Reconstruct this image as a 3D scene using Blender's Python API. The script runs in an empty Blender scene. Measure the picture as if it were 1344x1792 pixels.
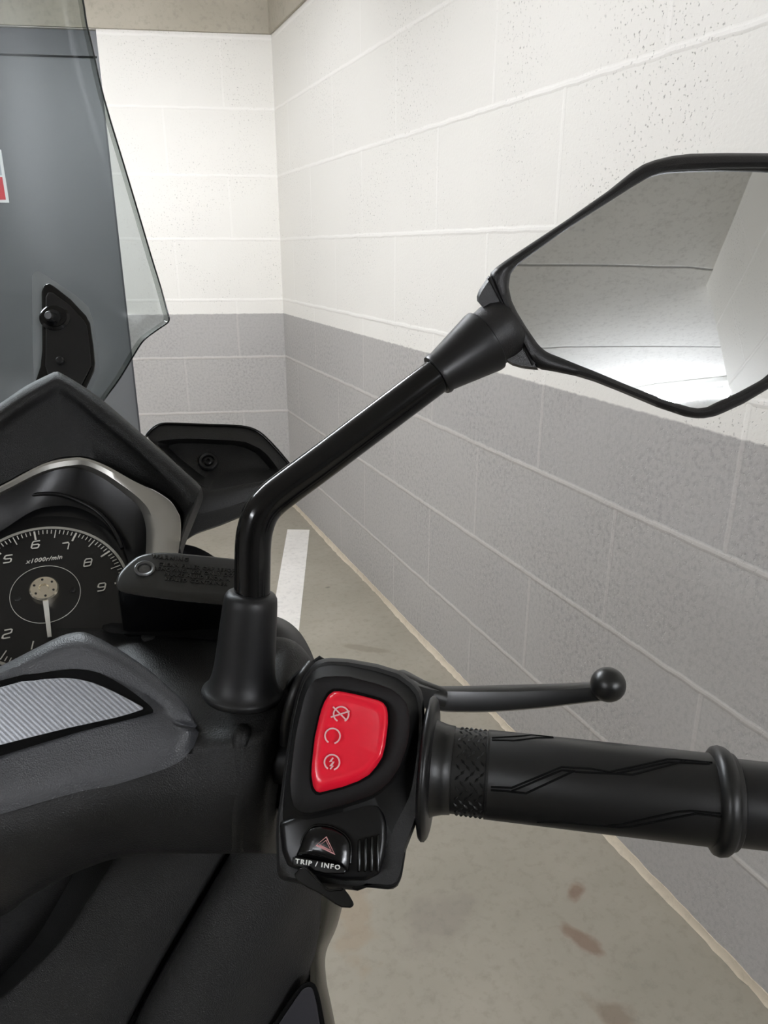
import bpy, bmesh, math, random
from mathutils import Vector, Matrix
random.seed(7)
sc = bpy.context.scene
C = sc.collection
# ------------------------------------------------------------------ camera
YAW, PITCH, FPX = math.radians(23), math.radians(19.5), 1300.0
CAM = Vector((0, 0, 1.265))
FW = Vector((math.sin(YAW)*math.cos(PITCH), math.cos(YAW)*math.cos(PITCH), -math.sin(PITCH)))
RT = Vector((math.cos(YAW), -math.sin(YAW), 0))
UP = RT.cross(FW)
cd = bpy.data.cameras.new('camera'); cam = bpy.data.objects.new('camera', cd); C.objects.link(cam)
cd.sensor_fit = 'VERTICAL'; cd.sensor_height = 24; cd.lens = FPX/1792*24; cd.clip_start = .01
cam.matrix_world = Matrix(((RT.x, UP.x, -FW.x, CAM.x), (RT.y, UP.y, -FW.y, CAM.y), (RT.z, UP.z, -FW.z, CAM.z), (0, 0, 0, 1)))
sc.camera = cam
# ------------------------------------------------------------------ light, exposure
w = bpy.data.worlds.new('world'); sc.world = w; w.use_nodes = True
w.node_tree.nodes['Background'].inputs[0].default_value = (.9, .95, 1, 1)
w.node_tree.nodes['Background'].inputs[1].default_value = .05
sc.view_settings.view_transform = 'Standard'; sc.view_settings.look = 'None'
sc.view_settings.exposure = 0.0; sc.view_settings.gamma = 1
sc.cycles.use_denoising = True
sc.cycles.max_bounces = 10; sc.cycles.transparent_max_bounces = 16; sc.cycles.diffuse_bounces = 5
sc.cycles.sample_clamp_indirect = 6
# lamps: x, y, turn in degrees, tube emission; second is added fill, unseen
LAMPS = [(-.50, 2.08, 90, 215.0), (-2.5, -.9, 0, 88.0), (.85, -2.85, 90, 215.0)]
XR, YB, ZC, ZBEAM, ZPAINT = 1.0, 3.6, 2.32, 2.135, .972

# ------------------------------------------------------------------ helpers
def dirp(px, py):
    return FW + RT*((px-672)/FPX) + UP*((896-py)/FPX)
def P(px, py, d):
    return CAM + dirp(px, py)*d
class Plane:
    def __init__(s, p, n): s.p = p; s.n = n.normalized()
    def px(s, x, y, h=0.0):
        d = dirp(x, y); q = s.p + s.n*h
        return CAM + d*((q-CAM).dot(s.n)/d.dot(s.n))
def plane3(a, b, c):
    n = (b-a).cross(c-a).normalized()
    if n.dot(CAM-a) < 0: n = -n
    return Plane(a, n)
def cr(p0, p1, p2, p3, t):
    return .5*((2*p1) + (p2-p0)*t + (2*p0-5*p1+4*p2-p3)*t*t + (3*p1-p0-3*p2+p3)*t**3)
def spl(pts, n=4, closed=False):
    out = []; N = len(pts)
    for i in range(N if closed else N-1):
        if closed: a, b, c, d = (pts[(i+k-1) % N] for k in range(4))
        else:
            b, c = pts[i], pts[i+1]
            a = pts[i-1] if i > 0 else b+(b-c); d = pts[i+2] if i+2 < N else c+(c-b)
        for k in range(n): out.append(cr(a, b, c, d, k/n))
    if not closed: out.append(pts[-1].copy())
    return out
TWIN = {'screen_bracket', 'bracket_plate', 'screen_pad', 'instrument_bezel', 'instrument_hood', 'dash_cowl', 'side_fairing', 'fairing_lower', 'fairing_edge',
        'handlebar_cover', 'cover_pod', 'cover_front', 'insert_groove', 'trim_insert', 'cover_rear', 'leg_shield', 'inner_panel', 'shield_back', 'side_fairing_strip', 'pocket_frame', 'pocket_lid'}
def mesh(name, bm, mat, parent=None, smooth=40, mods=()):
    bmesh.ops.recalc_face_normals(bm, faces=bm.faces)
    me = bpy.data.meshes.new(name); bm.to_mesh(me); bm.free()
    for p in me.polygons: p.use_smooth = smooth > 0
    if 0 < smooth < 180: me.set_sharp_from_angle(angle=math.radians(smooth))
    for m_ in (mat if isinstance(mat, (list, tuple)) else [mat]): me.materials.append(m_)
    o = bpy.data.objects.new(name, me); C.objects.link(o)
    if parent is not None: adopt(o, parent)
    return o
def adopt(o, parent):
    o.parent = parent
    o.matrix_parent_inverse = WORLD[parent.name].inverted() if parent.name in WORLD else Matrix.Identity(4)
WORLD = {}
def bevel(o, wd, seg=3, ang=30):
    m = o.modifiers.new('bevel', 'BEVEL'); m.width = wd; m.segments = seg; m.limit_method = 'ANGLE'; m.angle_limit = math.radians(ang)
    return o
X0 = -.14      # the scooter's centre plane
def solid(o, t, off=1):
    m = o.modifiers.new('solidify', 'SOLIDIFY'); m.thickness = t; m.offset = off; return o
def grid(bm, rows, closed=False):
    vs = [[bm.verts.new(p) for p in r] for r in rows]
    for i in range(len(vs)-1):
        n = len(vs[i])
        for j in range(n if closed else n-1):
            k = (j+1) % n
            try: bm.faces.new((vs[i][j], vs[i][k], vs[i+1][k], vs[i+1][j]))
            except ValueError: pass
    return vs
CENTRE = {'instrument_bezel', 'instrument_hood', 'dash_cowl', 'cover_pod', 'cover_front'}
def loft(name, rows, mat, parent, nu=4, nv=4, closed=False, thick=0, smooth=50, caps=False):
    if name in CENTRE:      # carry the moulding on to the scooter's centre plane
        ext = []
        for r in rows:
            p, e = r[0], r[0]-r[1]
            t = (X0-p.x)/e.x if p.x > X0+.004 and e.x < 0 else 0
            ext.append([p+e*t]+list(r) if t else [p-e*.3*0+Vector((-.0005, 0, 0))]+list(r))
        rows = ext
    rows = [spl(r, nu, closed) if nu > 1 else r for r in rows]
    if nv > 1:
        cols = [spl([r[j] for r in rows], nv) for j in range(len(rows[0]))]
        rows = [[c[i] for c in cols] for i in range(len(cols[0]))]
    bm = bmesh.new(); vs = grid(bm, rows, closed)
    if caps:
        bm.faces.new(vs[0]); bm.faces.new(vs[-1])
    o = mesh(name, bm, mat, parent, smooth)
    if thick: solid(o, thick, 0)
    return o
def LP(*rows):     # rows of (px,py,depth)
    return [[P(*p) for p in r] for r in rows]
def byang(poly, n, c):
    """resample a closed pixel outline by angle about c"""
    pts = [Vector((x, y)) for x, y in poly]; c = Vector(c); out = []
    for k in range(n):
        a = 2*math.pi*k/n; d = Vector((math.cos(a), math.sin(a))); best = None
        for i in range(len(pts)):
            p, q = pts[i]-c, pts[(i+1) % len(pts)]-c; e = q-p
            den = d.x*e.y-d.y*e.x
            if abs(den) < 1e-9: continue
            t = (p.x*e.y-p.y*e.x)/den; s = (p.x*d.y-p.y*d.x)/den
            if t > 0 and -1e-6 <= s <= 1+1e-6 and (best is None or t > best): best = t
        out.append(c+d*(best or 1))
    return out
def soft(poly, n=3, closed=True):
    return [(v.x, v.y) for v in spl([Vector((x, y)) for x, y in poly], n, closed)]
def rings(name, pl, lay, c, mat, parent, n=72, smooth=40, cap0=True, cap1=True):
    """stack of closed pixel outlines, each at its own height over plane pl; lay=[(outline, scale, h)]"""
    rows = []
    for ol, s, h, *g in lay:
        r = byang(ol, n, c); rows.append([pl.px(c[0]+(p.x-c[0])*s, c[1]+(p.y-c[1])*s, h)+pl.n*(g[0] if g else 0) for p in r])
    bm = bmesh.new(); vs = grid(bm, rows, True)
    if cap0: bm.faces.new(vs[0])
    if cap1: bm.faces.new(vs[-1])
    return mesh(name, bm, mat, parent, smooth)
def panel(name, pl, ol, h0, h1, mat, parent, bev=0, smooth=30):
    """closed pixel outline extruded from h0 to h1 over plane"""
    bm = bmesh.new(); a = [bm.verts.new(pl.px(x, y, h0)) for x, y in ol]; b = [bm.verts.new(pl.px(x, y, h1)) for x, y in ol]
    bm.faces.new(a); bm.faces.new(b)
    for i in range(len(a)):
        j = (i+1) % len(a); bm.faces.new((a[i], a[j], b[j], b[i]))
    o = mesh(name, bm, mat, parent, smooth)
    if bev: bevel(o, bev)
    return o
def frames(pts, closed=False):
    n = len(pts); T = []
    for i in range(n):
        if closed: t = pts[(i+1) % n]-pts[i-1]
        else: t = pts[min(i+1, n-1)]-pts[max(i-1, 0)]
        T.append(t.normalized())
    a = T[0].orthogonal().normalized(); out = []
    for t in T:
        a = (a-t*a.dot(t)).normalized(); out.append((a.copy(), t.cross(a)))
    return out
def addtube(bm, pts, rad, seg=14, closed=False, caps=True):
    fr = frames(pts, closed); rows = []
    for i, p in enumerate(pts):
        r = rad[i] if isinstance(rad, (list, tuple)) else rad
        a, b = fr[i]
        rows.append([p+(a*math.cos(2*math.pi*k/seg)+b*math.sin(2*math.pi*k/seg))*r for k in range(seg)])
    if closed: rows.append(rows[0])
    vs = grid(bm, rows if not closed else rows[:-1], True)
    if closed:
        best = min(range(seg), key=lambda s: sum((vs[-1][k].co-vs[0][(k+s) % seg].co).length for k in range(0, seg, 3)))
        for k in range(seg):
            bm.faces.new((vs[-1][k], vs[-1][(k+1) % seg], vs[0][(k+1+best) % seg], vs[0][(k+best) % seg]))
    elif caps: bm.faces.new(vs[0]); bm.faces.new(vs[-1])
def tube(name, pts, rad, mat, parent, seg=20, closed=False, smooth=60):
    bm = bmesh.new(); addtube(bm, pts, rad, seg, closed); return mesh(name, bm, mat, parent, smooth)
def addlathe(bm, p, ax, prof, seg=64, cap0=True, cap1=True):
    ax = ax.normalized(); a = ax.orthogonal().normalized(); b = ax.cross(a)
    rows = [[p+ax*t+(a*math.cos(2*math.pi*k/seg)+b*math.sin(2*math.pi*k/seg))*r for k in range(seg)] for t, r in prof]
    vs = grid(bm, rows, True)
    if cap0: bm.faces.new(vs[0])
    if cap1: bm.faces.new(vs[-1])
def lathe(name, p, ax, prof, mat, parent, seg=64, smooth=40):
    bm = bmesh.new(); addlathe(bm, p, ax, prof, seg); return mesh(name, bm, mat, parent, smooth)
def addbox(bm, lo, hi):
    v = [bm.verts.new((x, y, z)) for x in (lo[0], hi[0]) for y in (lo[1], hi[1]) for z in (lo[2], hi[2])]
    for f in ((0, 1, 3, 2), (4, 6, 7, 5), (0, 4, 5, 1), (2, 3, 7, 6), (0, 2, 6, 4), (1, 5, 7, 3)): bm.faces.new([v[i] for i in f])
def box(name, lo, hi, mat, parent=None, bev=0):
    bm = bmesh.new(); addbox(bm, lo, hi); o = mesh(name, bm, mat, parent, 0)
    if bev: bevel(o, bev)
    return o
def struct(o): o['kind'] = 'structure'; return o
def lab(o, s): o['label'] = s; return o
def ribbon(bm, pts, wd, nrm, th=.0002, closed=False):
    """flat stroke of given width along pts (world), facing nrm"""
    n = len(pts); L = []; R = []
    for i in range(n):
        if closed: t = pts[(i+1) % n]-pts[i-1]
        else: t = pts[min(i+1, n-1)]-pts[max(i-1, 0)]
        t.normalize(); s = nrm.cross(t).normalized()
        k = 1.0
        if 0 < i < n-1 or closed:
            e = (pts[(i+1) % n]-pts[i]).normalized(); k = 1/max(.5, abs(e.dot(t)))
        L.append(pts[i]+s*wd/2*k); R.append(pts[i]-s*wd/2*k)
    lo = [[bm.verts.new(p-nrm*th) for p in A] for A in (L, R)]; hi = [[bm.verts.new(p+nrm*th) for p in A] for A in (L, R)]
    for i in range(n if closed else n-1):
        j = (i+1) % n
        bm.faces.new((hi[0][i], hi[0][j], hi[1][j], hi[1][i])); bm.faces.new((hi[0][i], hi[0][j], lo[0][j], lo[0][i])); bm.faces.new((hi[1][i], hi[1][j], lo[1][j], lo[1][i]))
def text(name, s, size, o, ax, ay, mat, parent, ext=.0002, shear=0, bold=0, space=1, align='CENTER', xs=1):
    cu = bpy.data.curves.new(name, 'FONT'); cu.body = s; cu.size = size; cu.extrude = ext; cu.shear = shear; cu.offset = bold
    cu.align_x = align; cu.align_y = 'CENTER'; cu.space_character = space; cu.resolution_u = 2
    t = bpy.data.objects.new(name, cu); C.objects.link(t)
    dg = bpy.context.evaluated_depsgraph_get(); me = bpy.data.meshes.new_from_object(t.evaluated_get(dg))
    bpy.data.objects.remove(t); bpy.data.curves.remove(cu)
    ax = ax.normalized(); az = ax.cross(ay).normalized(); ay = az.cross(ax)
    me.transform(Matrix.Diagonal((xs, 1, 1, 1)))
    me.transform(Matrix(((ax.x, ay.x, az.x, o.x), (ax.y, ay.y, az.y, o.y), (ax.z, ay.z, az.z, o.z), (0, 0, 0, 1))))
    me.name = name; me.materials.clear(); me.materials.append(mat)
    ob = bpy.data.objects.new(name, me); C.objects.link(ob); adopt(ob, parent); return ob

# ------------------------------------------------------------------ materials
def lin(c): return tuple(((v/255+.055)/1.055)**2.4 if v/255 > .04045 else v/255/12.92 for v in c)+(1,)
def mat(name, rgb, rough=.5, metal=0, spec=.5, grain=None, coat=0, emit=0):
    m = bpy.data.materials.new(name); m.use_nodes = True; nt = m.node_tree; b = nt.nodes['Principled BSDF']
    b.inputs['Base Color'].default_value = lin(rgb); b.inputs['Roughness'].default_value = rough
    b.inputs['Metallic'].default_value = metal; b.inputs['Specular IOR Level'].default_value = spec
    b.inputs['Coat Weight'].default_value = coat; b.inputs['Coat Roughness'].default_value = .08
    if emit: b.inputs['Emission Color'].default_value = lin(rgb); b.inputs['Emission Strength'].default_value = emit
    if grain:
        g = nt.nodes.new('ShaderNodeNewGeometry'); v = nt.nodes.new('ShaderNodeTexVoronoi'); v.inputs['Scale'].default_value = grain[0]
        n = nt.nodes.new('ShaderNodeTexNoise'); n.inputs['Scale'].default_value = grain[0]*.6; n.inputs['Detail'].default_value = 2
        ad = nt.nodes.new('ShaderNodeMath'); ad.operation = 'ADD'
        bp = nt.nodes.new('ShaderNodeBump'); bp.inputs['Strength'].default_value = grain[1]; bp.inputs['Distance'].default_value = .0004
        nt.links.new(g.outputs['Position'], v.inputs['Vector']); nt.links.new(g.outputs['Position'], n.inputs['Vector'])
        nt.links.new(v.outputs['Distance'], ad.inputs[0]); nt.links.new(n.outputs['Fac'], ad.inputs[1])
        nt.links.new(ad.outputs[0], bp.inputs['Height']); nt.links.new(bp.outputs['Normal'], b.inputs['Normal'])
    return m
def node(nt, t, **kw):
    n = nt.nodes.new(t)
    for k, v in kw.items():
        if k in n.inputs: n.inputs[k].default_value = v
        else: setattr(n, k, v)
    return n
def math_(nt, op, a, b=None, clamp=False):
    n = nt.nodes.new('ShaderNodeMath'); n.operation = op; n.use_clamp = clamp
    for i, v in enumerate((a, b)):
        if v is None: continue
        if hasattr(v, 'is_linked'): nt.links.new(v, n.inputs[i])
        else: n.inputs[i].default_value = v
    return n.outputs[0]
def mix(nt, f, a, b, blend='MIX'):
    n = nt.nodes.new('ShaderNodeMix'); n.data_type = 'RGBA'; n.blend_type = blend
    for k, v in ((0, f), (6, a), (7, b)):
        if hasattr(v, 'is_linked'): nt.links.new(v, n.inputs[k])
        else: n.inputs[k].default_value = v
    return n.outputs[2]
def ramp(nt, v, lo, hi):
    n = nt.nodes.new('ShaderNodeMapRange'); nt.links.new(v, n.inputs[0]); n.inputs[1].default_value = lo; n.inputs[2].default_value = hi
    return n.outputs[0]
def noise(nt, pos, s, det=3, rough=.5):
    n = node(nt, 'ShaderNodeTexNoise', Scale=s, Detail=det, Roughness=rough); nt.links.new(pos, n.inputs['Vector']); return n.outputs['Fac']
def wall_mat(name, axis, bw, off):
    """painted concrete block: white over grey, thin joints, pores"""
    m = bpy.data.materials.new(name); m.use_nodes = True; nt = m.node_tree; b = nt.nodes['Principled BSDF']
    g = node(nt, 'ShaderNodeTexCoord'); pos = g.outputs['Object']
    s = node(nt, 'ShaderNodeSeparateXYZ'); nt.links.new(pos, s.inputs[0])
    c = node(nt, 'ShaderNodeCombineXYZ')
    wob = math_(nt, 'MULTIPLY', math_(nt, 'SUBTRACT', noise(nt, pos, 14, 2), .5), .008)
    nt.links.new(math_(nt, 'SUBTRACT', s.outputs[axis], off), c.inputs[0])
    nt.links.new(math_(nt, 'ADD', math_(nt, 'SUBTRACT', s.outputs[2], .2255-.2705*2), wob), c.inputs[1])
    br = node(nt, 'ShaderNodeTexBrick', Scale=1.0); br.offset = .5
    nt.links.new(c.outputs[0], br.inputs['Vector'])
    for k, v in (('Color1', (0, 0, 0, 1)), ('Color2', (1, 1, 1, 1)), ('Mortar', (.5, .5, .5, 1)), ('Mortar Size', .007), ('Mortar Smooth', .6), ('Brick Width', bw), ('Row Height', .2705)):
        br.inputs[k].default_value = v
    zl = math_(nt, 'FRACT', math_(nt, 'MULTIPLY', math_(nt, 'ADD', math_(nt, 'SUBTRACT', s.outputs[2], .2255-.2705*2.5), wob), 1/.2705))
    hl = math_(nt, 'SUBTRACT', 1.0, ramp(nt, math_(nt, 'ABSOLUTE', math_(nt, 'SUBTRACT', zl, .5)), .010, .030))
    mo = math_(nt, 'MAXIMUM', hl, math_(nt, 'MULTIPLY', br.outputs['Fac'], .42)); tint = node(nt, 'ShaderNodeSeparateColor'); nt.links.new(br.outputs['Color'], tint.inputs[0])
    zz = math_(nt, 'ADD', s.outputs[2], math_(nt, 'MULTIPLY', math_(nt, 'SUBTRACT', noise(nt, pos, 40, 3), .5), .008))
    up = ramp(nt, zz, ZPAINT-.002, ZPAINT+.002)
    patch = ramp(nt, noise(nt, pos, 3.0, 2), .42, .62)
    fine = noise(nt, pos, 130, 3, .6)
    pores = math_(nt, 'MULTIPLY', ramp(nt, noise(nt, pos, 150, 2, .5), .62, .70), patch)
    mott = ramp(nt, noise(nt, pos, 90, 4, .65), .46, .66)
    white = mix(nt, math_(nt, 'MULTIPLY', pores, .75), lin((232, 229, 222)), lin((160, 155, 148)))
    white = mix(nt, math_(nt, 'MULTIPLY', mo, .5), white, lin((246, 243, 238)))
    grey = mix(nt, math_(nt, 'MULTIPLY', math_(nt, 'MULTIPLY', mott, math_(nt, 'ADD', math_(nt, 'MULTIPLY', patch, .5), .5)), .46), lin((178, 175, 171)), lin((122, 119, 116)))
    grey = mix(nt, math_(nt, 'MULTIPLY', tint.outputs[0], .18), grey, lin((152, 150, 150)))
    grey = mix(nt, math_(nt, 'MULTIPLY', mo, .55), grey, lin((205, 200, 194)))
    col = mix(nt, up, grey, white); nt.links.new(col, b.inputs['Base Color'])
    b.inputs['Roughness'].default_value = .6; b.inputs['Specular IOR Level'].default_value = .3
    h = math_(nt, 'ADD', math_(nt, 'MULTIPLY', fine, .35), math_(nt, 'MULTIPLY', mo, .9))
    h = math_(nt, 'SUBTRACT', h, math_(nt, 'MULTIPLY', pores, .8))
    bp = node(nt, 'ShaderNodeBump', Strength=.5, Distance=.003); nt.links.new(h, bp.inputs['Height']); nt.links.new(bp.outputs[0], b.inputs['Normal'])
    return m
def concrete(name, a, bcol, rough=.8, joints=0, stains=False):
    m = bpy.data.materials.new(name); m.use_nodes = True; nt = m.node_tree; b = nt.nodes['Principled BSDF']
    g = node(nt, 'ShaderNodeNewGeometry'); pos = g.outputs['Position']
    n1 = ramp(nt, noise(nt, pos, 2.2, 5, .6), .3, .7); n2 = noise(nt, pos, 45, 4, .65)
    col = mix(nt, n1, lin(a), lin(bcol))
    col = mix(nt, math_(nt, 'MULTIPLY', ramp(nt, n2, .5, .75), .22), col, lin((70, 66, 58)))
    hgt = math_(nt, 'MULTIPLY', n2, .4)
    if stains:
        for (x, y, rx, ry, an, cc, st) in stains:
            mp = node(nt, 'ShaderNodeMapping'); mp.vector_type = 'TEXTURE'
            mp.inputs['Location'].default_value = (x, y, 0); mp.inputs['Rotation'].default_value = (0, 0, an); mp.inputs['Scale'].default_value = (rx, ry, 1)
            wv = node(nt, 'ShaderNodeTexNoise', Scale=16, Detail=4); nt.links.new(pos, wv.inputs['Vector'])
            nt.links.new(pos, mp.inputs[0]); le = node(nt, 'ShaderNodeVectorMath', operation='LENGTH'); nt.links.new(mp.outputs[0], le.inputs[0])
            dd = math_(nt, 'ADD', le.outputs['Value'], math_(nt, 'MULTIPLY', math_(nt, 'SUBTRACT', wv.outputs['Fac'], .5), 2.2))
            f = math_(nt, 'MULTIPLY', math_(nt, 'SUBTRACT', 1.0, ramp(nt, dd, .5, 1.0)), st)
            col = mix(nt, f, col, lin(cc))
    if joints:
        s = node(nt, 'ShaderNodeSeparateXYZ'); nt.links.new(pos, s.inputs[0])
        d = math_(nt, 'ABSOLUTE', math_(nt, 'SUBTRACT', math_(nt, 'FRACT', math_(nt, 'MULTIPLY', math_(nt, 'ADD', math_(nt, 'ADD', s.outputs[1], math_(nt, 'MULTIPLY', s.outputs[0], .27)), .09), 1/joints)), .5))
        j = math_(nt, 'SUBTRACT', 1.0, ramp(nt, d, .006, .014))
        col = mix(nt, math_(nt, 'MULTIPLY', j, .6), col, lin((60, 58, 56))); hgt = math_(nt, 'SUBTRACT', hgt, math_(nt, 'MULTIPLY', j, 2.0))
    nt.links.new(col, b.inputs['Base Color']); b.inputs['Roughness'].default_value = rough; b.inputs['Specular IOR Level'].default_value = .3
    bp = node(nt, 'ShaderNodeBump', Strength=.35, Distance=.002); nt.links.new(hgt, bp.inputs['Height']); nt.links.new(bp.outputs[0], b.inputs['Normal'])
    return m
def clear_mat(name, tint, gl=.03, rough=.02):
    m = bpy.data.materials.new(name); m.use_nodes = True; nt = m.node_tree; nt.nodes.remove(nt.nodes['Principled BSDF'])
    t = node(nt, 'ShaderNodeBsdfTransparent', Color=lin(tint)); gs = node(nt, 'ShaderNodeBsdfGlossy', Roughness=rough)
    lw = node(nt, 'ShaderNodeLayerWeight', Blend=.5); ms = node(nt, 'ShaderNodeMixShader')
    fr = math_(nt, 'ADD', math_(nt, 'MULTIPLY', math_(nt, 'POWER', lw.outputs['Facing'], 4.0), .35), gl)
    nt.links.new(fr, ms.inputs[0]); nt.links.new(t.outputs[0], ms.inputs[1]); nt.links.new(gs.outputs[0], ms.inputs[2])
    nt.links.new(ms.outputs[0], nt.nodes['Material Output'].inputs[0]); return m
M_back = wall_mat('painted_block_back', 0, .526, -.222+.263)
M_right = wall_mat('painted_block_right', 1, .563, 1.42+.2815)
M_floor = concrete('floor_concrete', (156, 149, 136), (136, 130, 117), .7, stains=[
    (.84, .95, .035, .02, .5, (108, 76, 58), .6), (.775, .845, .022, .055, .35, (108, 78, 60), .6), (.735, .70, .03, .05, .6, (104, 84, 66), .5),
    (.40, 1.15, .05, .22, -.2, (140, 118, 92), .35), (.80, 2.05, .02, .10, .9, (120, 112, 98), .6), (.55, 1.0, .12, .06, .4, (120, 112, 104), .35),
    (.84, 2.55, .015, .012, 0, (90, 84, 76), .7)])
M_ceil = concrete('ceiling_concrete', (238, 237, 234), (228, 227, 224), .75, joints=.76)
M_beam = concrete('beam_concrete', (186, 179, 164), (170, 163, 148), .8)
M_side = concrete('side_concrete', (205, 202, 196), (190, 188, 182), .8)
M_fillet = concrete('mortar_fillet', (214, 202, 182), (186, 174, 154), .85)
M_line = concrete('line_paint', (232, 228, 222), (214, 210, 203), .6)
M_door = mat('door_grey_steel', (98, 100, 101), .42, 0, .5)
M_doorf = mat('door_frame_steel', (62, 64, 66), .4)
M_signw = mat('sign_white', (232, 232, 230), .4); M_signr = mat('sign_red', (200, 40, 52), .4); M_signg = mat('sign_grey', (178, 182, 186), .4)
M_lampb = mat('lamp_body', (225, 225, 222), .5)
M_plast = mat('cover_plastic', (23, 23, 23), .48, 0, .35, grain=(1500, .35))
M_pod_lit = mat('pod_lit_plastic', (64, 65, 68), .42, 0, .5, grain=(1500, .4))  # lit tone of the dark cover plastic put into the base colour
M_cowl = mat('cowl_plastic', (15, 15, 15), .50, 0, .35, grain=(1700, .55))
M_wing = mat('wing_plastic', (20, 20, 20), .46, 0, .5, grain=(1700, .4))
M_body = mat('fairing_plastic', (36, 36, 36), .52, 0, .35, grain=(1100, .6))
M_satin = mat('satin_black', (17, 17, 18), .38, 0, .4)
M_hous = mat('switch_plastic', (24, 24, 24), .5, 0, .35, grain=(2600, .15))
M_face = mat('switch_face', (12, 12, 12), .55, 0, .25)
M_gloss = mat('gloss_black', (7, 7, 8), .2, 0, .35)
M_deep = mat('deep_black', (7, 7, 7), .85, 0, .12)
M_stem = mat('stem_black', (7, 7, 8), .13, 0, .4)
M_rub = mat('rubber', (18, 18, 18), .40, 0, .4)
M_boot = mat('boot_rubber', (22, 22, 23), .46, 0, .35)
M_mirh = mat('mirror_shell', (25, 24, 25), .42, 0, .4, grain=(2200, .2))
M_mirg = mat('mirror_glass', (236, 238, 238), .012, 1)
M_red = mat('switch_red', (240, 28, 54), .22, 0, .5)
M_print = mat('pale_print', (238, 190, 192), .5); M_white = mat('white_print', (226, 226, 222), .5); M_hazp = mat('hazard_print', (196, 140, 140), .5)
M_silver = mat('bezel_silver', (176, 174, 168), .34, .75)
M_chrome = mat('hub_chrome', (222, 214, 196), .22, .9)
M_dial = mat('dial_black', (13, 13, 14), .35); M_dialt = mat('dial_print', (206, 204, 196), .5); M_ring = mat('dial_ring', (170, 168, 160), .4, .3)
M_steel = mat('bolt_steel', (90, 90, 90), .35, .8); M_blacks = mat('black_screw', (30, 30, 31), .35, .3)
M_lever = mat('lever_black', (18, 18, 18), .36, 0, .5)
M_olive_refl = mat('side_gloss', (44, 43, 37), .22, 0, .6)  # olive cast of the floor's reflection put into the base colour
M_pocket = mat('pocket_grey', (46, 46, 51), .45, 0, .5, grain=(300, .1))
M_screen = clear_mat('screen_acrylic', (226, 229, 229), .012, .24)
M_edge = mat('screen_rim', (30, 33, 34), .12, 0, .5); M_edge2 = clear_mat('screen_bevel', (205, 208, 205))
M_pad = clear_mat('screen_pad', (214, 217, 217)); M_pad.node_tree.nodes['Glossy BSDF'].inputs['Color'].default_value = (.5, .5, .5, 1)
_nt = M_pad.node_tree; _df = _nt.nodes.new('ShaderNodeBsdfDiffuse'); _df.inputs['Color'].default_value = lin((176, 180, 181)); _mx = _nt.nodes.new('ShaderNodeMixShader'); _mx.inputs[0].default_value = .4
_o = _nt.nodes['Material Output']; _nt.links.new(_o.inputs[0].links[0].from_socket, _mx.inputs[1]); _nt.links.new(_df.outputs[0], _mx.inputs[2]); _nt.links.new(_mx.outputs[0], _o.inputs[0])
M_hood = mat('hood_black', (10, 10, 11), .34, 0, .3); M_tyre = mat('tyre', (28, 28, 29), .7); M_rim = mat('wheel_rim', (60, 60, 62), .35, .5)
# brushed striped insert
def insert_mat():
    m = mat('insert_silver', (150, 152, 157), .38, .8); nt = m.node_tree; b = nt.nodes['Principled BSDF']
    g = node(nt, 'ShaderNodeNewGeometry'); wv = node(nt, 'ShaderNodeTexWave', Scale=260.0); wv.bands_direction = 'DIAGONAL'
    mp = node(nt, 'ShaderNodeMapping'); mp.inputs['Scale'].default_value = (1, .25, 0.9)
    nt.links.new(g.outputs['Position'], mp.inputs[0]); nt.links.new(mp.outputs[0], wv.inputs['Vector'])
    bp = node(nt, 'ShaderNodeBump', Strength=.10, Distance=.0003); nt.links.new(wv.outputs['Fac'], bp.inputs['Height']); nt.links.new(bp.outputs[0], b.inputs['Normal'])
    return m
M_ins = insert_mat()

# ------------------------------------------------------------------ the garage
XL, YF, YE, XA = -4.6, -7.5, -1.62, 4.0
YE2 = YB+1.8
struct(box('floor', (XL, YF, -.1), (XA, YE2, 0), M_floor))
struct(box('ceiling', (XL, YF, ZC), (XA, YE2, ZC+.1), M_ceil))
struct(box('wall_right', (XR, YE, 0), (XR+.2, YB+.2, ZC), M_right))
DX0, DX1, DZ = -1.70, -.728, 2.133
BACK = Matrix.Translation((XR, YB, 0)) @ Matrix.Rotation(math.radians(-15.5), 4, 'Z')     # the back wall meets the right wall at a blunt angle
def back(o): o.matrix_world = BACK; return struct(o)
bm = bmesh.new(); addbox(bm, (DX1, 0, 0), (.02, .2, ZC)); addbox(bm, (-6, 0, 0), (DX0, .2, ZC)); addbox(bm, (DX0, 0, DZ), (DX1, .2, ZC))
back(mesh('wall_back', bm, M_back, None, 0))
struct(box('wall_left', (XL-.2, YF, 0), (XL, YE2, ZC), M_side))
struct(box('wall_front', (XL, YF-.2, 0), (XA, YF, ZC), M_side))
struct(box('wall_aisle', (XA, YF, 0), (XA+.2, YB+.2, ZC), M_side))
back(box('beam_back', (-5.9, -.012, ZBEAM), (0, 0, ZC), M_beam, bev=.003))
struct(box('beam_right', (XR-.012, 1.2, ZBEAM), (XR, YB, ZC), M_beam, bev=.003))
back(box('door_1', (DX0+.05, .05, .005), (DX1-.012, .09, DZ-.095), M_door, bev=.002))
bm = bmesh.new(); addbox(bm, (DX1-.012, .02, 0), (DX1, .15, DZ)); addbox(bm, (DX0, .02, 0), (DX0+.05, .15, DZ)); addbox(bm, (DX0+.05, .02, DZ-.095), (DX1-.012, .15, DZ))
back(mesh('trim_1', bm, M_doorf, None, 0))
sg = bpy.data.objects.new('safety_sign', None); C.objects.link(sg); sg.matrix_world = BACK @ Matrix.Translation((-1.32, .05, 1.46))
sg['label'] = 'white and red safety sign on the grey steel door'; sg['category'] = 'sign'
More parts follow.
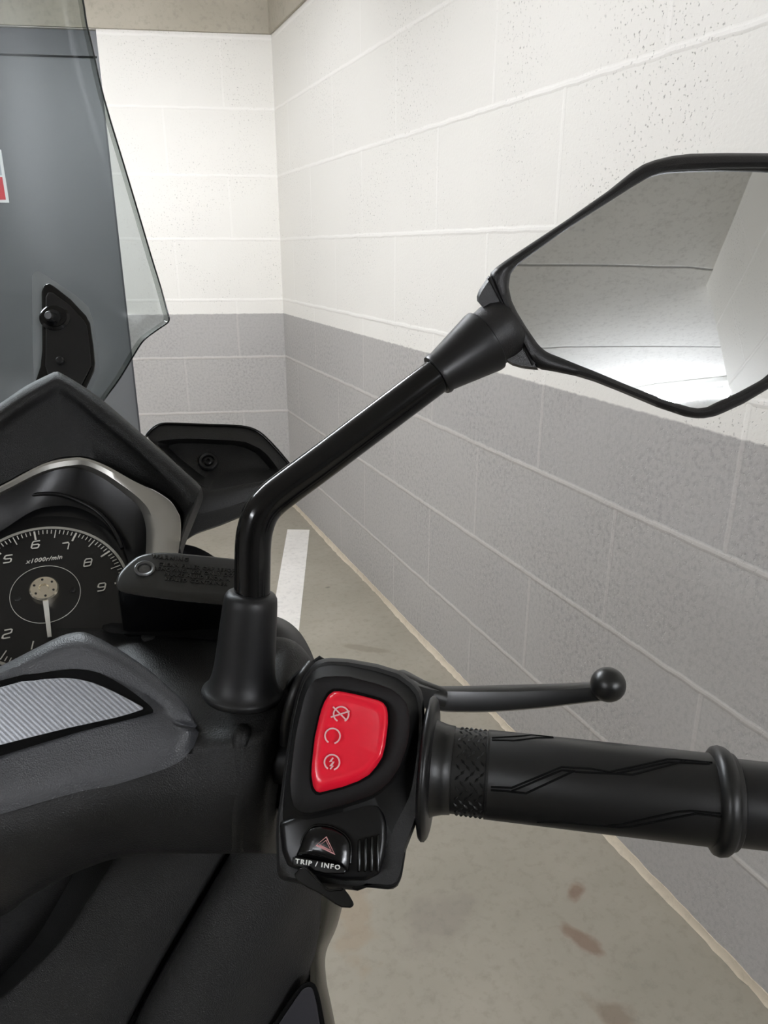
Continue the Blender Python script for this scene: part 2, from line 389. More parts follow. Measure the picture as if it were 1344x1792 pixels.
def onsign(nm, lo, hi, m): o = box(nm, lo, hi, m); o.parent = sg; return o
onsign('sign_plate', (-.125, -.003, 0), (.125, 0, .215), M_signw)
lab(onsign('red_field', (-.113, -.0045, .012), (.113, -.003, .105), M_signr), 'red lower field')
onsign('grey_field', (-.113, -.0045, .112), (.113, -.003, .168), M_signg)
# mortar fillet where the right wall meets the floor
rows = []
N = 260
for i in range(N+1):
    y = YE+(YB-YE)*i/N; a = .007+.005*random.random()+.003*math.sin(y*7); hh = .006+.004*random.random()
    rows.append([Vector((XR-a, y, .001)), Vector((XR-a*.55, y, hh*.55)), Vector((XR-.002, y, hh+.012)), Vector((XR+.002, y, hh+.012))])
bm = bmesh.new(); grid(bm, rows); struct(mesh('baseboard_right', bm, M_fillet, None, 60))
pl_floor = Plane(Vector((0, 0, .0015)), Vector((0, 0, 1)))
bm = bmesh.new()
lo = [bm.verts.new((x, y, .0002)) for x, y in ((.872, 3.235), (.968, 3.19), (.30, 1.33), (.205, 1.36))]; hi = [bm.verts.new(v.co+Vector((0, 0, .0015))) for v in lo]
bm.faces.new(lo); bm.faces.new(hi)
for i in range(4): bm.faces.new((lo[i], lo[(i+1) % 4], hi[(i+1) % 4], hi[i]))
o = mesh('parking_line', bm, M_line, None, 0); o['label'] = 'white painted parking bay line on the concrete floor'; o['category'] = 'floor marking'
lamp_labels = ['tube lamp on the ceiling ahead of the scooter', 'added unseen fill tube on the ceiling left of the scooter', 'tube lamp behind the scooter, seen bright in the lower mirror']
for i, (x, y, rz, em) in enumerate(LAMPS):
    M_tube = mat('lamp_tube', (246, 249, 255), .5, emit=em)
    e = bpy.data.objects.new('ceiling_lamp', None); C.objects.link(e); e.location = (x, y, ZC); e.rotation_euler = (0, 0, math.radians(rz)); e['label'] = lamp_labels[i]; e['category'] = 'lamp'; e['group'] = 'ceiling tube lamps'
    b1 = box('lamp_body', (-.035, -.64, -.04), (.035, .64, 0), M_lampb, None, .006); b1.parent = e
    for s in (-.035, .035):
        bm = bmesh.new(); addlathe(bm, Vector((s, -.6, -.10)), Vector((0, 1, 0)), [(0, .014), (1.2, .014)], 16); t = mesh('lamp_tube', bm, M_tube); t.parent = e
    b2 = box('lamp_holder', (-.055, -.625, -.12), (.055, -.6, -.035), M_lampb); b2.parent = e
    b3 = box('lamp_holder', (-.055, .6, -.12), (.055, .625, -.035), M_lampb); b3.parent = e

# ------------------------------------------------------------------ the scooter
root = bpy.data.objects.new('scooter', None); C.objects.link(root); root.location = (X0, .85, 0); WORLD['scooter'] = Matrix.Translation(root.location)
root['label'] = 'black scooter with red kill switch and clear windscreen, parked beside the block wall'; root['category'] = 'scooter'
def mirx(v): return Vector((2*X0-v.x, v.y, v.z))

# --- windscreen
SCR = [(108, -160), (130, -60), (145, 0), (151, 40), (159, 72), (181, 169), (217, 289), (241, 369), (265, 450), (281, 502), (293, 546), (296, 557), (293, 565), (277, 576), (253, 594), (238, 615), (209, 663), (181, 701), (130, 775), (60, 830)]
def scr_d(y): return .66-.10*max(0, min(1.2, (700-y)/900))
edge = [P(x, y, scr_d(y)) for x, y in SCR]
edge = spl(edge, 3)
rowsS = []
for e in edge:
    half = []
    for k in range(13):
        t = k/12; x = e.x+(X0-e.x)*t
        half.append(Vector((x, e.y+.085*(1-(1-t)**2)*1.0, e.z+.03*(1-(1-t)**2))))
    rowsS.append(half+[mirx(v) for v in reversed(half[:-1])])
bm = bmesh.new(); grid(bm, rowsS); wsc = mesh('windscreen', bm, M_screen, root, 180); solid(wsc, .003, 0); lab(wsc, 'clear tinted windscreen')
tube('screen_rim', edge[:-4], .0007, M_edge, wsc, 10)
bev_rows = [[e.lerp(rowsS[i][1], f)+(CAM-e).normalized()*.0025 for f in (.04, .22)] for i, e in enumerate(edge[:-4])]
bm = bmesh.new(); grid(bm, bev_rows); mesh('screen_bevel', bm, M_edge2, wsc, 180)
# --- bracket holding the screen
pb = plane3(P(97, 557, .60), P(150, 560, .605), P(97, 660, .585))
BR = [(73, 510), (77, 498), (86, 496), (96, 502), (124, 524), (151, 553), (158, 566), (164, 606), (167, 636), (165, 650), (150, 682), (100, 690), (62, 668), (71, 641), (74, 612)]
br_ = panel('screen_bracket', pb, BR, -.006, .001, M_gloss, root, .0012)
BRi = [(80, 520), (84, 512), (92, 512), (122, 534), (146, 560), (152, 570), (157, 606), (160, 640), (140, 680), (90, 676), (79, 640), (80, 600)]
panel('bracket_plate', pb, BRi, .001, .0025, M_satin, br_, .001)
PAD = [(56, 482), (62, 474), (70, 475), (133, 517), (155, 537), (163, 560), (171, 610), (174, 650), (155, 690), (60, 690), (57, 600)]
panel('screen_pad', pb, PAD, -.0095, -.0065, M_pad, br_)
bc = pb.px(96, 557, .002)
lathe('washer', bc, pb.n, [(0, .0115), (.001, .0115), (.0025, .0095), (.0035, .0095), (.0035, .007)], M_gloss, br_, 40)
lathe('bolt', bc, pb.n-RT*.25-UP*.35, [(0, .0062), (.004, .0062), (.0045, .0040), (.010, .0038), (.011, .0028)], M_blacks, br_, 20)
lathe('pin', pb.px(106, 634, .002), pb.n, [(0, .003), (.004, .003), (.005, .002)], M_blacks, br_, 20)

# --- dial and cluster
DN = Vector((0, -.602, .799)); DC = P(80, 1040, .46); dpl = Plane(DC, DN); DAX = Vector((1, 0, 0)); DAY = Vector((0, .799, .602))
def D2(a, r, h=.0006): return DC+DAX*math.cos(a)*r+DAY*math.sin(a)*r+DN*h
def ang(px, py):
    v = dpl.px(px, py)-DC; return math.atan2(v.dot(DAY), v.dot(DAX)), v.length
a9, r9 = ang(199, 1022); a6, r6 = ang(60, 931); st = (a6-a9)/3
RO = (ang(86, 919)[1]+ang(211, 996)[1])/2
tach = lathe('tachometer', DC-DN*.012, DN, [(0, RO*1.2), (.0118, RO*1.2), (.012, RO*1.19)], M_dial, root, 96)
panel('dial_plate', dpl, [(-330, 1010), (-150, 1000), (0, 900), (110, 860), (200, 890), (262, 960), (262, 1100), (200, 1200), (0, 1250), (-330, 1250)], -.010, -.002, M_dial, tach)
bm = bmesh.new()
aA, aB = a9+.10, a9+9.3*st
ribbon(bm, [D2(aA+(aB-aA)*k/90, RO*1.0) for k in range(91)], .0017, DN)
mesh('scale_ring', bm, M_ring, tach, 0)
bm = bmesh.new()
for k in range(91):
    a = a9+st*k/10; L, wd = (.0068, .0011) if k % 10 == 0 else ((.0062, .0006) if k % 5 == 0 else (.0030, .0005))
    ribbon(bm, [D2(a, RO*.965), D2(a, RO*.965-L)], wd, DN)
GL = {'1': [[(.5, 0), (.5, 1)]], '2': [[(0, 1), (1, 1), (1, .55), (0, .45), (0, 0), (1, 0)]], '5': [[(1, 1), (0, 1), (0, .52), (1, .52), (1, 0), (0, 0)]],
      '6': [[(1, 1), (0, 1), (0, 0), (1, 0), (1, .52), (0, .52)]], '7': [[(0, 1), (1, 1), (1, 0)]], '8': [[(0, 0), (1, 0), (1, 1), (0, 1), (0, 0)], [(0, .52), (1, .52)]],
      '9': [[(0, 0), (1, 0), (1, 1), (0, 1), (0, .48), (1, .48)]], '3': [[(0, 1), (1, 1), (1, 0), (0, 0)], [(0, .5), (1, .5)]], '4': [[(.8, 0), (.8, 1), (0, .4), (1, .4)]]}
def glyph(bm, ch, px, py, hgt=.0052, wid=.0042):
    c = dpl.px(px, py); 
    for stx in GL[ch]:
        pts = []
        for (x, y) in stx: pts.append(c+DAX*((x-.5)*wid+(y-.5)*hgt*.28)+DAY*(y-.5)*hgt+DN*.0006)
        q = [pts[0]]
        for i in range(1, len(pts)):
            if 0 < i < len(pts)-1: q += [pts[i]+(pts[i-1]-pts[i])*.16, pts[i]+(pts[i+1]-pts[i])*.16]
            else: q.append(pts[i])
        ribbon(bm, q, .0007, DN)
for ch, x, y in (('6', 62.5, 954), ('7', 114, 957), ('8', 154, 985), ('9', 178, 1028), ('5', 14, 979), ('2', 13, 1110), ('1', 57, 1130), ('4', -24, 1018), ('3', -22, 1070)): glyph(bm, ch, x, y)
ro_c = ang(141, 1036)[1]
ribbon(bm, [D2(2*math.pi*k/72, ro_c) for k in range(72)], .00028, DN, closed=True)
mesh('dial_markings', bm, M_dialt, tach, 0)
tb = dpl.px(77, 979, .0006)
text('unit_lettering', 'x1000r/min', .0042, tb, DAX, DAY, M_dialt, tach, .0002, .35, .00006, 1.08)
hub = dpl.px(79, 1037)
nd = (dpl.px(88, 1119)-hub).normalized(); ns = DN.cross(nd)
bm = bmesh.new(); p0 = hub+DN*.004; p1 = dpl.px(88, 1119)+DN*.003
a = [p0+ns*.0017, p1+ns*.0011, p1-ns*.0011, p0-ns*.0017]; lo = [bm.verts.new(v) for v in a]; hi = [bm.verts.new(v+DN*.0008) for v in a]
bm.faces.new(lo); bm.faces.new(hi)
for i in range(4): bm.faces.new((lo[i], lo[(i+1) % 4], hi[(i+1) % 4], hi[i]))
mesh('needle', bm, M_dialt, tach, 0)
bm = bmesh.new(); addlathe(bm, hub, DN, [(0, .0084), (.0055, .0084), (.0064, .0076), (.0062, .0030), (.0050, .0024)], 48)
mesh('needle_hub', bm, M_chrome, tach, 30)
for k in range(6):
    a = k*math.pi/3+.6
    lathe('hub_rivet', hub+DN*.0063+(DAX*math.cos(a)+DAY*math.sin(a))*.0058, DN, [(0, .0007), (.0003, .0007), (.0005, .0004)], M_blacks, tach, 12)
for x, y in ((31, 1048), (128, 1033)): lathe('dial_screw', dpl.px(x, y), DN, [(0, .0017), (.0006, .0017), (.0009, .0012)], M_blacks, tach, 20)
# bezel layers (right half from pixels, then mirrored on the scooter's centre plane)
hb = .024
BO = [(-150, 918), (-70, 880), (0, 851), (75, 812), (125, 801), (154, 803), (188, 816), (233, 841), (275, 862), (300, 880), (312, 899), (316, 918), (315, 940), (312, 968), (305, 1010)]
BC = [(-150, 932), (-70, 894), (0, 862), (75, 825), (128, 814), (152, 815), (182, 828), (215, 850), (240, 869), (258, 888), (268, 910), (272, 928), (271, 945), (269, 970), (262, 1015)]
BI = [(-150, 942), (-70, 903), (0, 868), (83, 827), (129, 819), (150, 823), (175, 834), (198, 849), (225, 870), (243, 888), (251, 905), (255, 922), (256, 940), (255, 968), (250, 1015)]
BD = [(-150, 1010), (-70, 965), (0, 930), (60, 893), (110, 885), (140, 890), (165, 902), (185, 918), (203, 938), (215, 958), (222, 975), (226, 992), (228, 1010), (228, 1030), (226, 1060)]
B0 = [(x-2, y-2) for x, y in BO]
def full(pts):  # drop what crosses the centre plane, add the mirrored half
    r = [p for p in pts if p.x > X0+.002]
    return [mirx(p) for p in reversed(r)]+r
def dl(ol, h): return [dpl.px(x, y, h) for x, y in ol]
def mloft(name, halves, m, parent, nu=4, nv=1, thick=0, smooth=45):
    o = loft(name, halves, m, parent, nu, nv, smooth=smooth, thick=thick); return o
bez = mloft('instrument_bezel', [dl(BO, hb-.012), dl(BO, hb), [a.lerp(b, .5)+DN*.0012 for a, b in zip(dl(BO, hb), dl(BC, hb-.002))], dl(BC, hb-.002), dl(BI, hb-.009), dl(BI, hb-.013)], M_silver, root)
lab(bez, 'brushed silver bezel')
hood = mloft('instrument_hood', [dl(BI, hb-.010), dl([(.45*a[0]+.55*b[0], .45*a[1]+.55*b[1]) for a, b in zip(BI, BD)], hb-.018), dl(BD, .002), dl(BD, -.003)], M_hood, root)
HR = [(-30, 890), (0, 882), (45, 868), (85, 864), (115, 868), (145, 880), (170, 895), (190, 915), (205, 938), (214, 960)]
tube('lens_rim', spl([dpl.px(x, y, .006) for x, y in HR], 4), .0014, M_hood, hood, 10)

# --- cowl around the bezel: top strip and inner slope
CO = [(-150, 800), (-70, 750), (0, 706), (46, 675), (88, 654), (97, 651), (107, 653), (146, 676), (183, 703), (217, 732), (254, 764), (300, 804), (330, 831), (348, 848), (352, 858), (340, 890), (322, 935), (315, 960)]
CI = [(-150, 838), (-70, 785), (0, 740), (46, 708), (88, 684), (99, 679), (108, 681), (140, 704), (174, 733), (212, 764), (245, 793), (290, 835), (318, 862), (331, 878), (336, 884), (328, 905), (318, 940), (314, 962)]
CB = [(-150, 915), (-70, 877), (0, 848), (50, 822), (95, 803), (115, 799), (125, 798), (154, 800), (188, 813), (233, 838), (255, 849), (275, 859), (300, 877), (313, 897), (316, 905), (317, 918), (316, 940), (313, 966)]
hc = .036
CX = [(x+3, y+14) for x, y in CO]
cowl = loft('dash_cowl', [dl(CX, hc-.05), dl(CX, hc-.02), dl(CO, hc), dl([(.5*(a[0]+b[0]), .5*(a[1]+b[1])) for a, b in zip(CO, CI)], hc+.0035), dl(CI, hc+.001), dl([(.8*a[0]+.2*b[0], .8*a[1]+.2*b[1]) for a, b in zip(CI, CB)], hc-.006), dl(CB, hb-.008), dl(CB, hb-.014)], M_cowl, root, 4, 2, smooth=60)
# --- side fairing wing
wp = plane3(P(300, 760, .60), P(480, 800, .60), P(350, 900, .575))
WO = [(255, 764), (262, 755), (273, 746), (285, 742), (310, 742), (365, 744), (400, 745), (432, 748), (454, 757), (474, 775), (492, 795), (512, 820), (522, 838), (518, 852), (480, 880), (425, 903), (383, 920), (343, 934), (322, 948), (316, 952), (322, 930), (340, 885), (350, 862), (346, 848)]
WR = [(272, 775), (285, 771), (314, 768), (345, 768), (383, 770), (408, 771), (430, 774), (454, 785), (466, 795), (477, 808), (488, 824), (494, 832), (474, 838), (430, 846), (395, 853), (367, 858), (355, 850), (335, 835), (310, 812), (290, 793)]
WB = [(292, 780), (312, 776), (345, 776), (383, 778), (408, 779), (428, 783), (448, 793), (458, 803), (468, 815), (474, 822), (440, 825), (400, 828), (375, 832), (360, 836), (345, 826), (325, 810), (308, 796)]
wing = rings('side_fairing', wp, [(WO, 1, -.03), (WO, 1, -.002), (WO, .985, 0), (WR, 1.01, .002), (WR, .985, .001), (WB, 1.0, -.010), (WB, .6, -.011)], (390, 805), M_wing, root, 140, 35)
WLo = [(346, 852), (367, 861), (395, 857), (430, 850), (474, 841), (500, 835)]
WLb = [(318, 950), (343, 934), (383, 920), (425, 903), (480, 880), (520, 850)]
loft('fairing_lower', [[wp.px(x, y, .0005) for x, y in WLo], [wp.px(x, y, .004) for x, y in WLo], [wp.px((a[0]+b[0])/2, (a[1]+b[1])/2, .001) for a, b in zip(WLo, WLb)], [wp.px(x, y, -.006) for x, y in WLb], [wp.px(x, y-4, -.03) for x, y in WLb]], M_wing, wing, 4, 3)
tube('fairing_edge', spl([wp.px(x, y, .0005) for x, y in WO[:13]], 3), .0012, M_gloss, wing, 10)
bc = wp.px(365, 810, -.0105)
lathe('fairing_bolt', bc, wp.n, [(0, .0078), (.0035, .0078), (.0042, .0070), (.0036, .0052), (.0010, .0050), (.0010, .0034), (.004, .0034), (.0045, .0028), (.0045, .0018), (.002, .0015)], M_blacks, wing, 40)
# dark lower piece seen under the wing
loft('fairing_bracket', LP([(300, 930, .58), (318, 950, .58), (340, 956, .58), (362, 966, .58), (385, 982, .58), (420, 1010, .58)], [(300, 1000, .56), (318, 1000, .56), (340, 1000, .56), (362, 1005, .56), (385, 1015, .56), (420, 1030, .56)], [(300, 1060, .56), (318, 1060, .56), (340, 1060, .56), (362, 1060, .56), (385, 1060, .56), (420, 1060, .56)]), M_satin, root, 3, 2)

# --- brake fluid reservoir
RB = P(300, 1030, .385)
rpl = Plane(P(305, 1010, .392), Vector((0, -.45, .89)))
LID = [(203, 1024), (204, 1012), (210, 1001), (222, 988), (238, 975), (255, 969), (285, 967), (309, 968), (360, 973), (409, 978), (462, 986), (470, 996), (470, 1045), (460, 1065), (430, 1063), (387, 1059), (345, 1055), (305, 1051), (251, 1044), (216, 1038), (206, 1034)]
resv = rings('brake_reservoir', rpl, [(LID, .975, -.006, -.040), (LID, .985, -.006, -.010), (LID, .985, -.006)], (340, 1015), M_gloss, root, 100, 40)
rings('reservoir_lid', rpl, [(LID, .99, -.0062), (LID, 1.0, -.0056), (LID, 1.0, -.0018), (LID, .985, -.0003), (LID, .95, 0), (LID, .5, 0)], (340, 1015), mat('lid_black', (22, 22, 21), .3, 0, .5), resv, 100, 50)
lathe('lid_screw', rpl.px(253, 996, 0), rpl.n, [(0, .0052), (.0008, .0052), (.0012, .0046), (.0008, .0036), (-.0002, .0034), (.0006, .0018), (.0004, .0008)], M_steel, resv, 32)
rax = (rpl.px(400, 1012)-rpl.px(270, 1000)); ray = rpl.n.cross(rax)
M_emb = mat('embossed_lettering', (14, 14, 13), .25, 0, .6)
text('lid_heading', 'WARNING', .0036, rpl.px(298, 977, .0001), rax, ray, M_emb, resv, .0004, 0, .0001, 1.2)
text('lid_lettering', 'CLEAN FILLER CAP BEFORE\nREMOVING. USE ONLY DOT 4\nBRAKE FLUID FROM A\nSEALED CONTAINER', .0032, rpl.px(346, 1006, .0001), rax, ray, M_emb, resv, .0004, 0, .00005, 1.1)

# --- handlebar cover (deck, front and pod)
cov = loft('handlebar_cover', LP(
    [(100, 1100, .445), (205, 1104, .43), (260, 1112, .42), (320, 1116, .415), (400, 1122, .405), (470, 1120, .395), (512, 1128, .40), (538, 1150, .42)],
    [(100, 1104, .435), (205, 1107, .422), (260, 1115, .41), (320, 1119, .402), (400, 1126, .392), (470, 1116, .385), (518, 1124, .388), (549, 1158, .41)],
    [(110, 1150, .40), (205, 1150, .395), (260, 1155, .385), (320, 1162, .38), (400, 1168, .375), (470, 1158, .37), (520, 1150, .376), (548, 1165, .40)],
    [(140, 1200, .375), (220, 1205, .37), (270, 1208, .365), (330, 1215, .36), (400, 1225, .355), (462, 1222, .352), (505, 1200, .36), (527, 1182, .385)],
    [(180, 1260, .355), (240, 1262, .353), (290, 1265, .35), (340, 1270, .347), (405, 1272, .345), (460, 1268, .343), (495, 1245, .352), (512, 1225, .375)],
    [(180, 1330, .343), (240, 1328, .341), (290, 1324, .339), (345, 1318, .338), (408, 1310, .337), (458, 1305, .338), (486, 1300, .346), (500, 1290, .368)],
    [(180, 1415, .342), (240, 1412, .341), (290, 1408, .340), (345, 1400, .339), (408, 1395, .340), (456, 1390, .342), (474, 1390, .350), (492, 1390, .372)]),
    M_plast, root, 4, 4, smooth=80)
RDG = [(-300, 1300, .375), (-150, 1236, .368), (0, 1166, .362), (60, 1136, .360), (106, 1114, .359), (134, 1107, .358), (157, 1110, .357), (203, 1134, .355), (258, 1171, .351), (304, 1212, .347), (330, 1240, .344), (336, 1256, .342)]
pod = loft('cover_pod', LP(
    [(x+2, y+26, d+.05) for x, y, d in RDG]+[(346, 1285, .395)],
    [(x, y+5, d+.010) for x, y, d in RDG]+[(346, 1272, .352)],
    RDG+[(345, 1270, .3435)],
    [(-300, 1312, .366), (-150, 1248, .359), (0, 1178, .353), (62, 1149, .351), (108, 1132, .350), (136, 1126, .349), (158, 1130, .348), (199, 1150, .347), (250, 1188, .345), (290, 1222, .342), (314, 1246, .3405), (322, 1262, .340), (343, 1272, .343)],
    [(-300, 1330, .361), (-150, 1262, .355), (0, 1190, .350), (69, 1176, .348), (110, 1170, .347), (138, 1169, .346), (175, 1176, .345), (221, 1201, .344), (256, 1226, .343), (280, 1240, .342), (300, 1255, .3405), (308, 1264, .340), (342, 1273, .343)],
    [(-300, 1410, .350), (-150, 1368, .344), (0, 1325, .338), (69, 1304, .338), (110, 1292, .338), (138, 1283, .338), (175, 1274, .338), (221, 1262, .338), (255, 1256, .339), (280, 1260, .339), (300, 1264, .339), (308, 1270, .3385), (342, 1274, .343)],
    [(-300, 1470, .343), (-150, 1428, .337), (0, 1388, .331), (69, 1370, .331), (115, 1357, .331), (150, 1348, .331), (190, 1340, .331), (240, 1327, .332), (280, 1316, .333), (305, 1303, .334), (322, 1290, .336), (332, 1278, .338), (344, 1277, .343)],
    [(-300, 1500, .341), (-150, 1460, .335), (0, 1425, .330), (69, 1405, .330), (115, 1392, .330), (150, 1383, .330), (195, 1375, .330), (245, 1360, .331), (290, 1345, .333), (318, 1330, .335), (335, 1312, .338), (346, 1296, .342), (350, 1284, .3445)]),
    M_pod_lit, cov, 4, 3, smooth=70)
lab(pod, 'pod rising from the cover, coloured in its lit grey')
loft('cover_front', LP(
    [(-300, 1480, .345), (-150, 1440, .339), (0, 1405, .3335), (69, 1387, .332), (115, 1374, .332), (150, 1365, .332), (195, 1354, .332), (245, 1340, .333), (295, 1325, .3345), (345, 1318, .3375), (408, 1310, .3365), (458, 1305, .3375), (486, 1300, .3455), (500, 1290, .3675)],
    [(-300, 1540, .342), (-150, 1510, .336), (0, 1475, .331), (69, 1455, .330), (115, 1440, .330), (150, 1430, .330), (195, 1420, .331), (245, 1412, .332), (295, 1406, .334), (345, 1400, .335), (408, 1395, .3355), (456, 1390, .338), (474, 1390, .346), (492, 1390, .368)],
    [(-300, 1640, .350), (-150, 1605, .343), (0, 1560, .338), (60, 1530, .336), (110, 1505, .336), (150, 1488, .338), (195, 1478, .340), (245, 1474, .341), (295, 1474, .342), (345, 1474, .342), (408, 1474, .343), (452, 1476, .345), (469, 1478, .353), (486, 1480, .37)],
    [(-300, 1700, .365), (-150, 1660, .358), (0, 1604, .352), (50, 1570, .350), (115, 1535, .352), (155, 1518, .354), (197, 1504, .356), (245, 1496, .358), (295, 1494, .358), (345, 1494, .358), (408, 1494, .358), (450, 1494, .36), (468, 1494, .365), (484, 1494, .38)],
    [(-300, 1690, .42), (-150, 1650, .42), (0, 1594, .42), (50, 1560, .42), (115, 1525, .42), (155, 1508, .42), (197, 1494, .42), (245, 1486, .42), (295, 1484, .42), (345, 1480, .42), (408, 1480, .42), (450, 1480, .42), (468, 1480, .42), (484, 1480, .42)]),
    M_plast, cov, 4, 4, smooth=80)
ipl = plane3(P(0, 1191, .349), P(0, 1325, .3365), P(262, 1248, .3395))
G0 = [(-160, 1262), (0, 1191), (69, 1178), (110, 1172), (138, 1171), (175, 1178), (221, 1203), (258, 1231), (267, 1241), (268, 1246), (263, 1249), (231, 1258), (138, 1281), (0, 1323), (-160, 1368)]
GH = 0
G1 = [(-160, 1275), (0, 1203), (60, 1191), (100, 1187), (125, 1187), (161, 1194), (203, 1212), (235, 1229), (249, 1237), (250, 1240), (246, 1243), (203, 1256), (120, 1274), (0, 1304), (-160, 1345)]
panel('insert_groove', ipl, soft(G0, 2), -.004, .0032, M_deep, cov)
ins = panel('trim_insert', ipl, soft(G1, 2), .0028, .0044, M_ins, cov, .0008); lab(ins, 'silver striped trim insert')
# black panel for the shade in the slot before the reservoir, small plug, nub
lathe('cover_plug', P(259, 1116, .408), Vector((0, -.45, .89)), [(0, .0038), (.0012, .0036), (.0018, .0015)], M_plast, cov, 24)
slot = panel('slot_shade', plane3(P(180, 1100, .42), P(390, 1118, .40), P(300, 1085, .425)), [(178, 1100), (180, 1094), (195, 1090), (400, 1098), (400, 1121), (330, 1117), (260, 1112), (190, 1107)], -.003, .002, M_deep, cov)
tube('cover_ridge', spl([P(425, 1283, .3440), P(424, 1289, .3408), P(422, 1310, .3404), P(420, 1390, .3400), P(418, 1440, .3430), P(417, 1478, .3500)], 4), .0046, M_plast, cov, 20)
# cover piece behind the boot, right flank
loft('cover_rear', LP([(470, 1082, .43), (484, 1079, .43), (506, 1089, .43), (526, 1108, .43), (542, 1135, .43), (552, 1160, .43)],
    [(466, 1095, .415), (480, 1093, .415), (500, 1103, .415), (516, 1120, .415), (530, 1145, .415), (540, 1168, .415)],
    [(460, 1120, .405), (474, 1120, .405), (490, 1126, .405), (505, 1140, .405), (516, 1160, .405), (526, 1180, .405)]), M_satin, cov, 3, 3)

# --- mirror
mir = lathe('mirror', P(424, 1214, .349), P(441, 1025, .339)-P(424, 1214, .349), [(-.002, .0150), (-.0015, .0178), (0, .0186), (.0010, .0189), (.0019, .0186), (.0027, .0176), (.0040, .0166), (.0062, .0156), (.0095, .0147), (.014, .0141), (.022, .0136), (.034, .0130), (.044, .0124), (.0475, .0120), (.0492, .0110), (.0498, .0098), (.050, .0085)], M_boot, root, 72, 60)
stem = spl([P(441, 1060, .341), P(442, 1000, .339), P(443, 955, .338), P(447, 925, .3375), P(457, 897, .337), P(474, 876, .3375), P(500, 855, .338), P(560, 811, .339), P(660, 736, .341), P(775, 650, .343)], 6)
tube('mirror_stem', stem, .0082, M_stem, mir, 32)
ca = P(767, 655, .343); cb = P(850, 597, .345); cx = cb-ca
L = cx.length
lathe('stem_cone', ca, cx, [(-.001, .0082), (-.001, .0098), (.0008, .0102), (.002, .0098), (L-.002, .0150), (L, .0151), (L+.0006, .0144)], M_satin, mir, 56)
lathe('ball_joint', ca, cx, [(L-.001, .0138), (L+.003, .0138), (L+.006, .0143), (L+.010, .014), (L+.014, .012)], M_mirh, mir, 56, 60)
mpl = Plane(P(1100, 500, .345), Vector((-.25, -.9, .30)))
MO = [(856, 484), (860, 474), (880, 459), (911, 438), (987, 388), (1064, 334), (1105, 301), (1125, 288), (1146, 280), (1175, 273), (1208, 269), (1270, 267.5), (1344, 268), (1430, 272), (1480, 282), (1520, 305), (1545, 345), (1548, 400), (1535, 470), (1500, 540), (1450, 600), (1400, 643), (1344, 681), (1300, 707), (1265, 723), (1250, 729), (1232, 732), (1215, 732), (1198, 729), (1150, 713), (1083, 685), (1040, 668), (1007, 658), (968, 650), (948, 647), (935, 641), (925, 630)]
MG = [(889, 503), (890, 490), (893, 478), (906, 462), (987, 404), (1060, 357), (1107, 327), (1136, 310), (1155, 303), (1179, 299), (1260, 295), (1344, 294), (1420, 297), (1470, 308), (1500, 330), (1518, 365), (1516, 410), (1505, 455), (1470, 525), (1425, 580), (1385, 625), (1344, 661), (1300, 684), (1256, 704), (1244, 711), (1232, 714), (1220, 715), (1208, 713), (1160, 699), (1100, 675), (1040, 650), (975, 624), (959, 618), (949, 611), (940, 602), (920, 573), (903, 545), (894, 526)]
mc = (1170, 495)
def blend(a, b, f, n=200):
    A, B = byang(a, n, mc), byang(b, n, mc); return [(p.x*(1-f)+q.x*f, p.y*(1-f)+q.y*f) for p, q in zip(A, B)]
rings('mirror_housing', mpl, [(MG, .45, -.045), (MO, .75, -.038), (MO, .93, -.022), (MO, .985, -.008), (MO, 1, -.003), (blend(MO, MG, .25), 1, .0005), (blend(MO, MG, .6), 1, .0012), (blend(MO, MG, .9), 1, -.0005), (MG, 1, -.0022), (MG, .99, -.005)], mc, M_mirh, mir, 220, 60, cap1=False)
n = 200; g = byang(MG, n, mc); Rc = 1.5
bm = bmesh.new(); rows = []
cc = mpl.px(*mc)
for s in [1.0, .9, .8, .7, .6, .5, .4, .3, .2, .1]:
    r = []
    for p in g:
        q = mpl.px(mc[0]+(p.x-mc[0])*s, mc[1]+(p.y-mc[1])*s, -.0030); r.append(q+mpl.n*((.065**2-min((q-cc).length, .10)**2)/(2*Rc)))
    rows.append(r)
vs = grid(bm, rows, True); bm.faces.new(vs[-1])
gl = mesh('mirror_glass', bm, M_mirg, mir, 180); lab(gl, 'convex mirror glass reflecting the pale ceiling')
# neck of the housing toward the joint
NK = [(834, 520), (838, 508), (850, 490), (857, 479), (878, 512), (900, 560), (925, 610), (942, 648), (915, 645), (897, 640), (886, 633), (880, 606), (866, 566), (848, 540), (835, 528)]
rings('mirror_neck', mpl, [(NK, .9, -.026), (NK, 1, -.014), (NK, 1, -.005), (NK, .93, -.002)], (885, 575), M_mirh, mir, 90, 50)
tube('neck_rib', spl([mpl.px(x, y, -.0022) for x, y in ((857, 486), (875, 520), (898, 565), (918, 605), (934, 638))], 4), .0012, M_mirh, mir, 10)

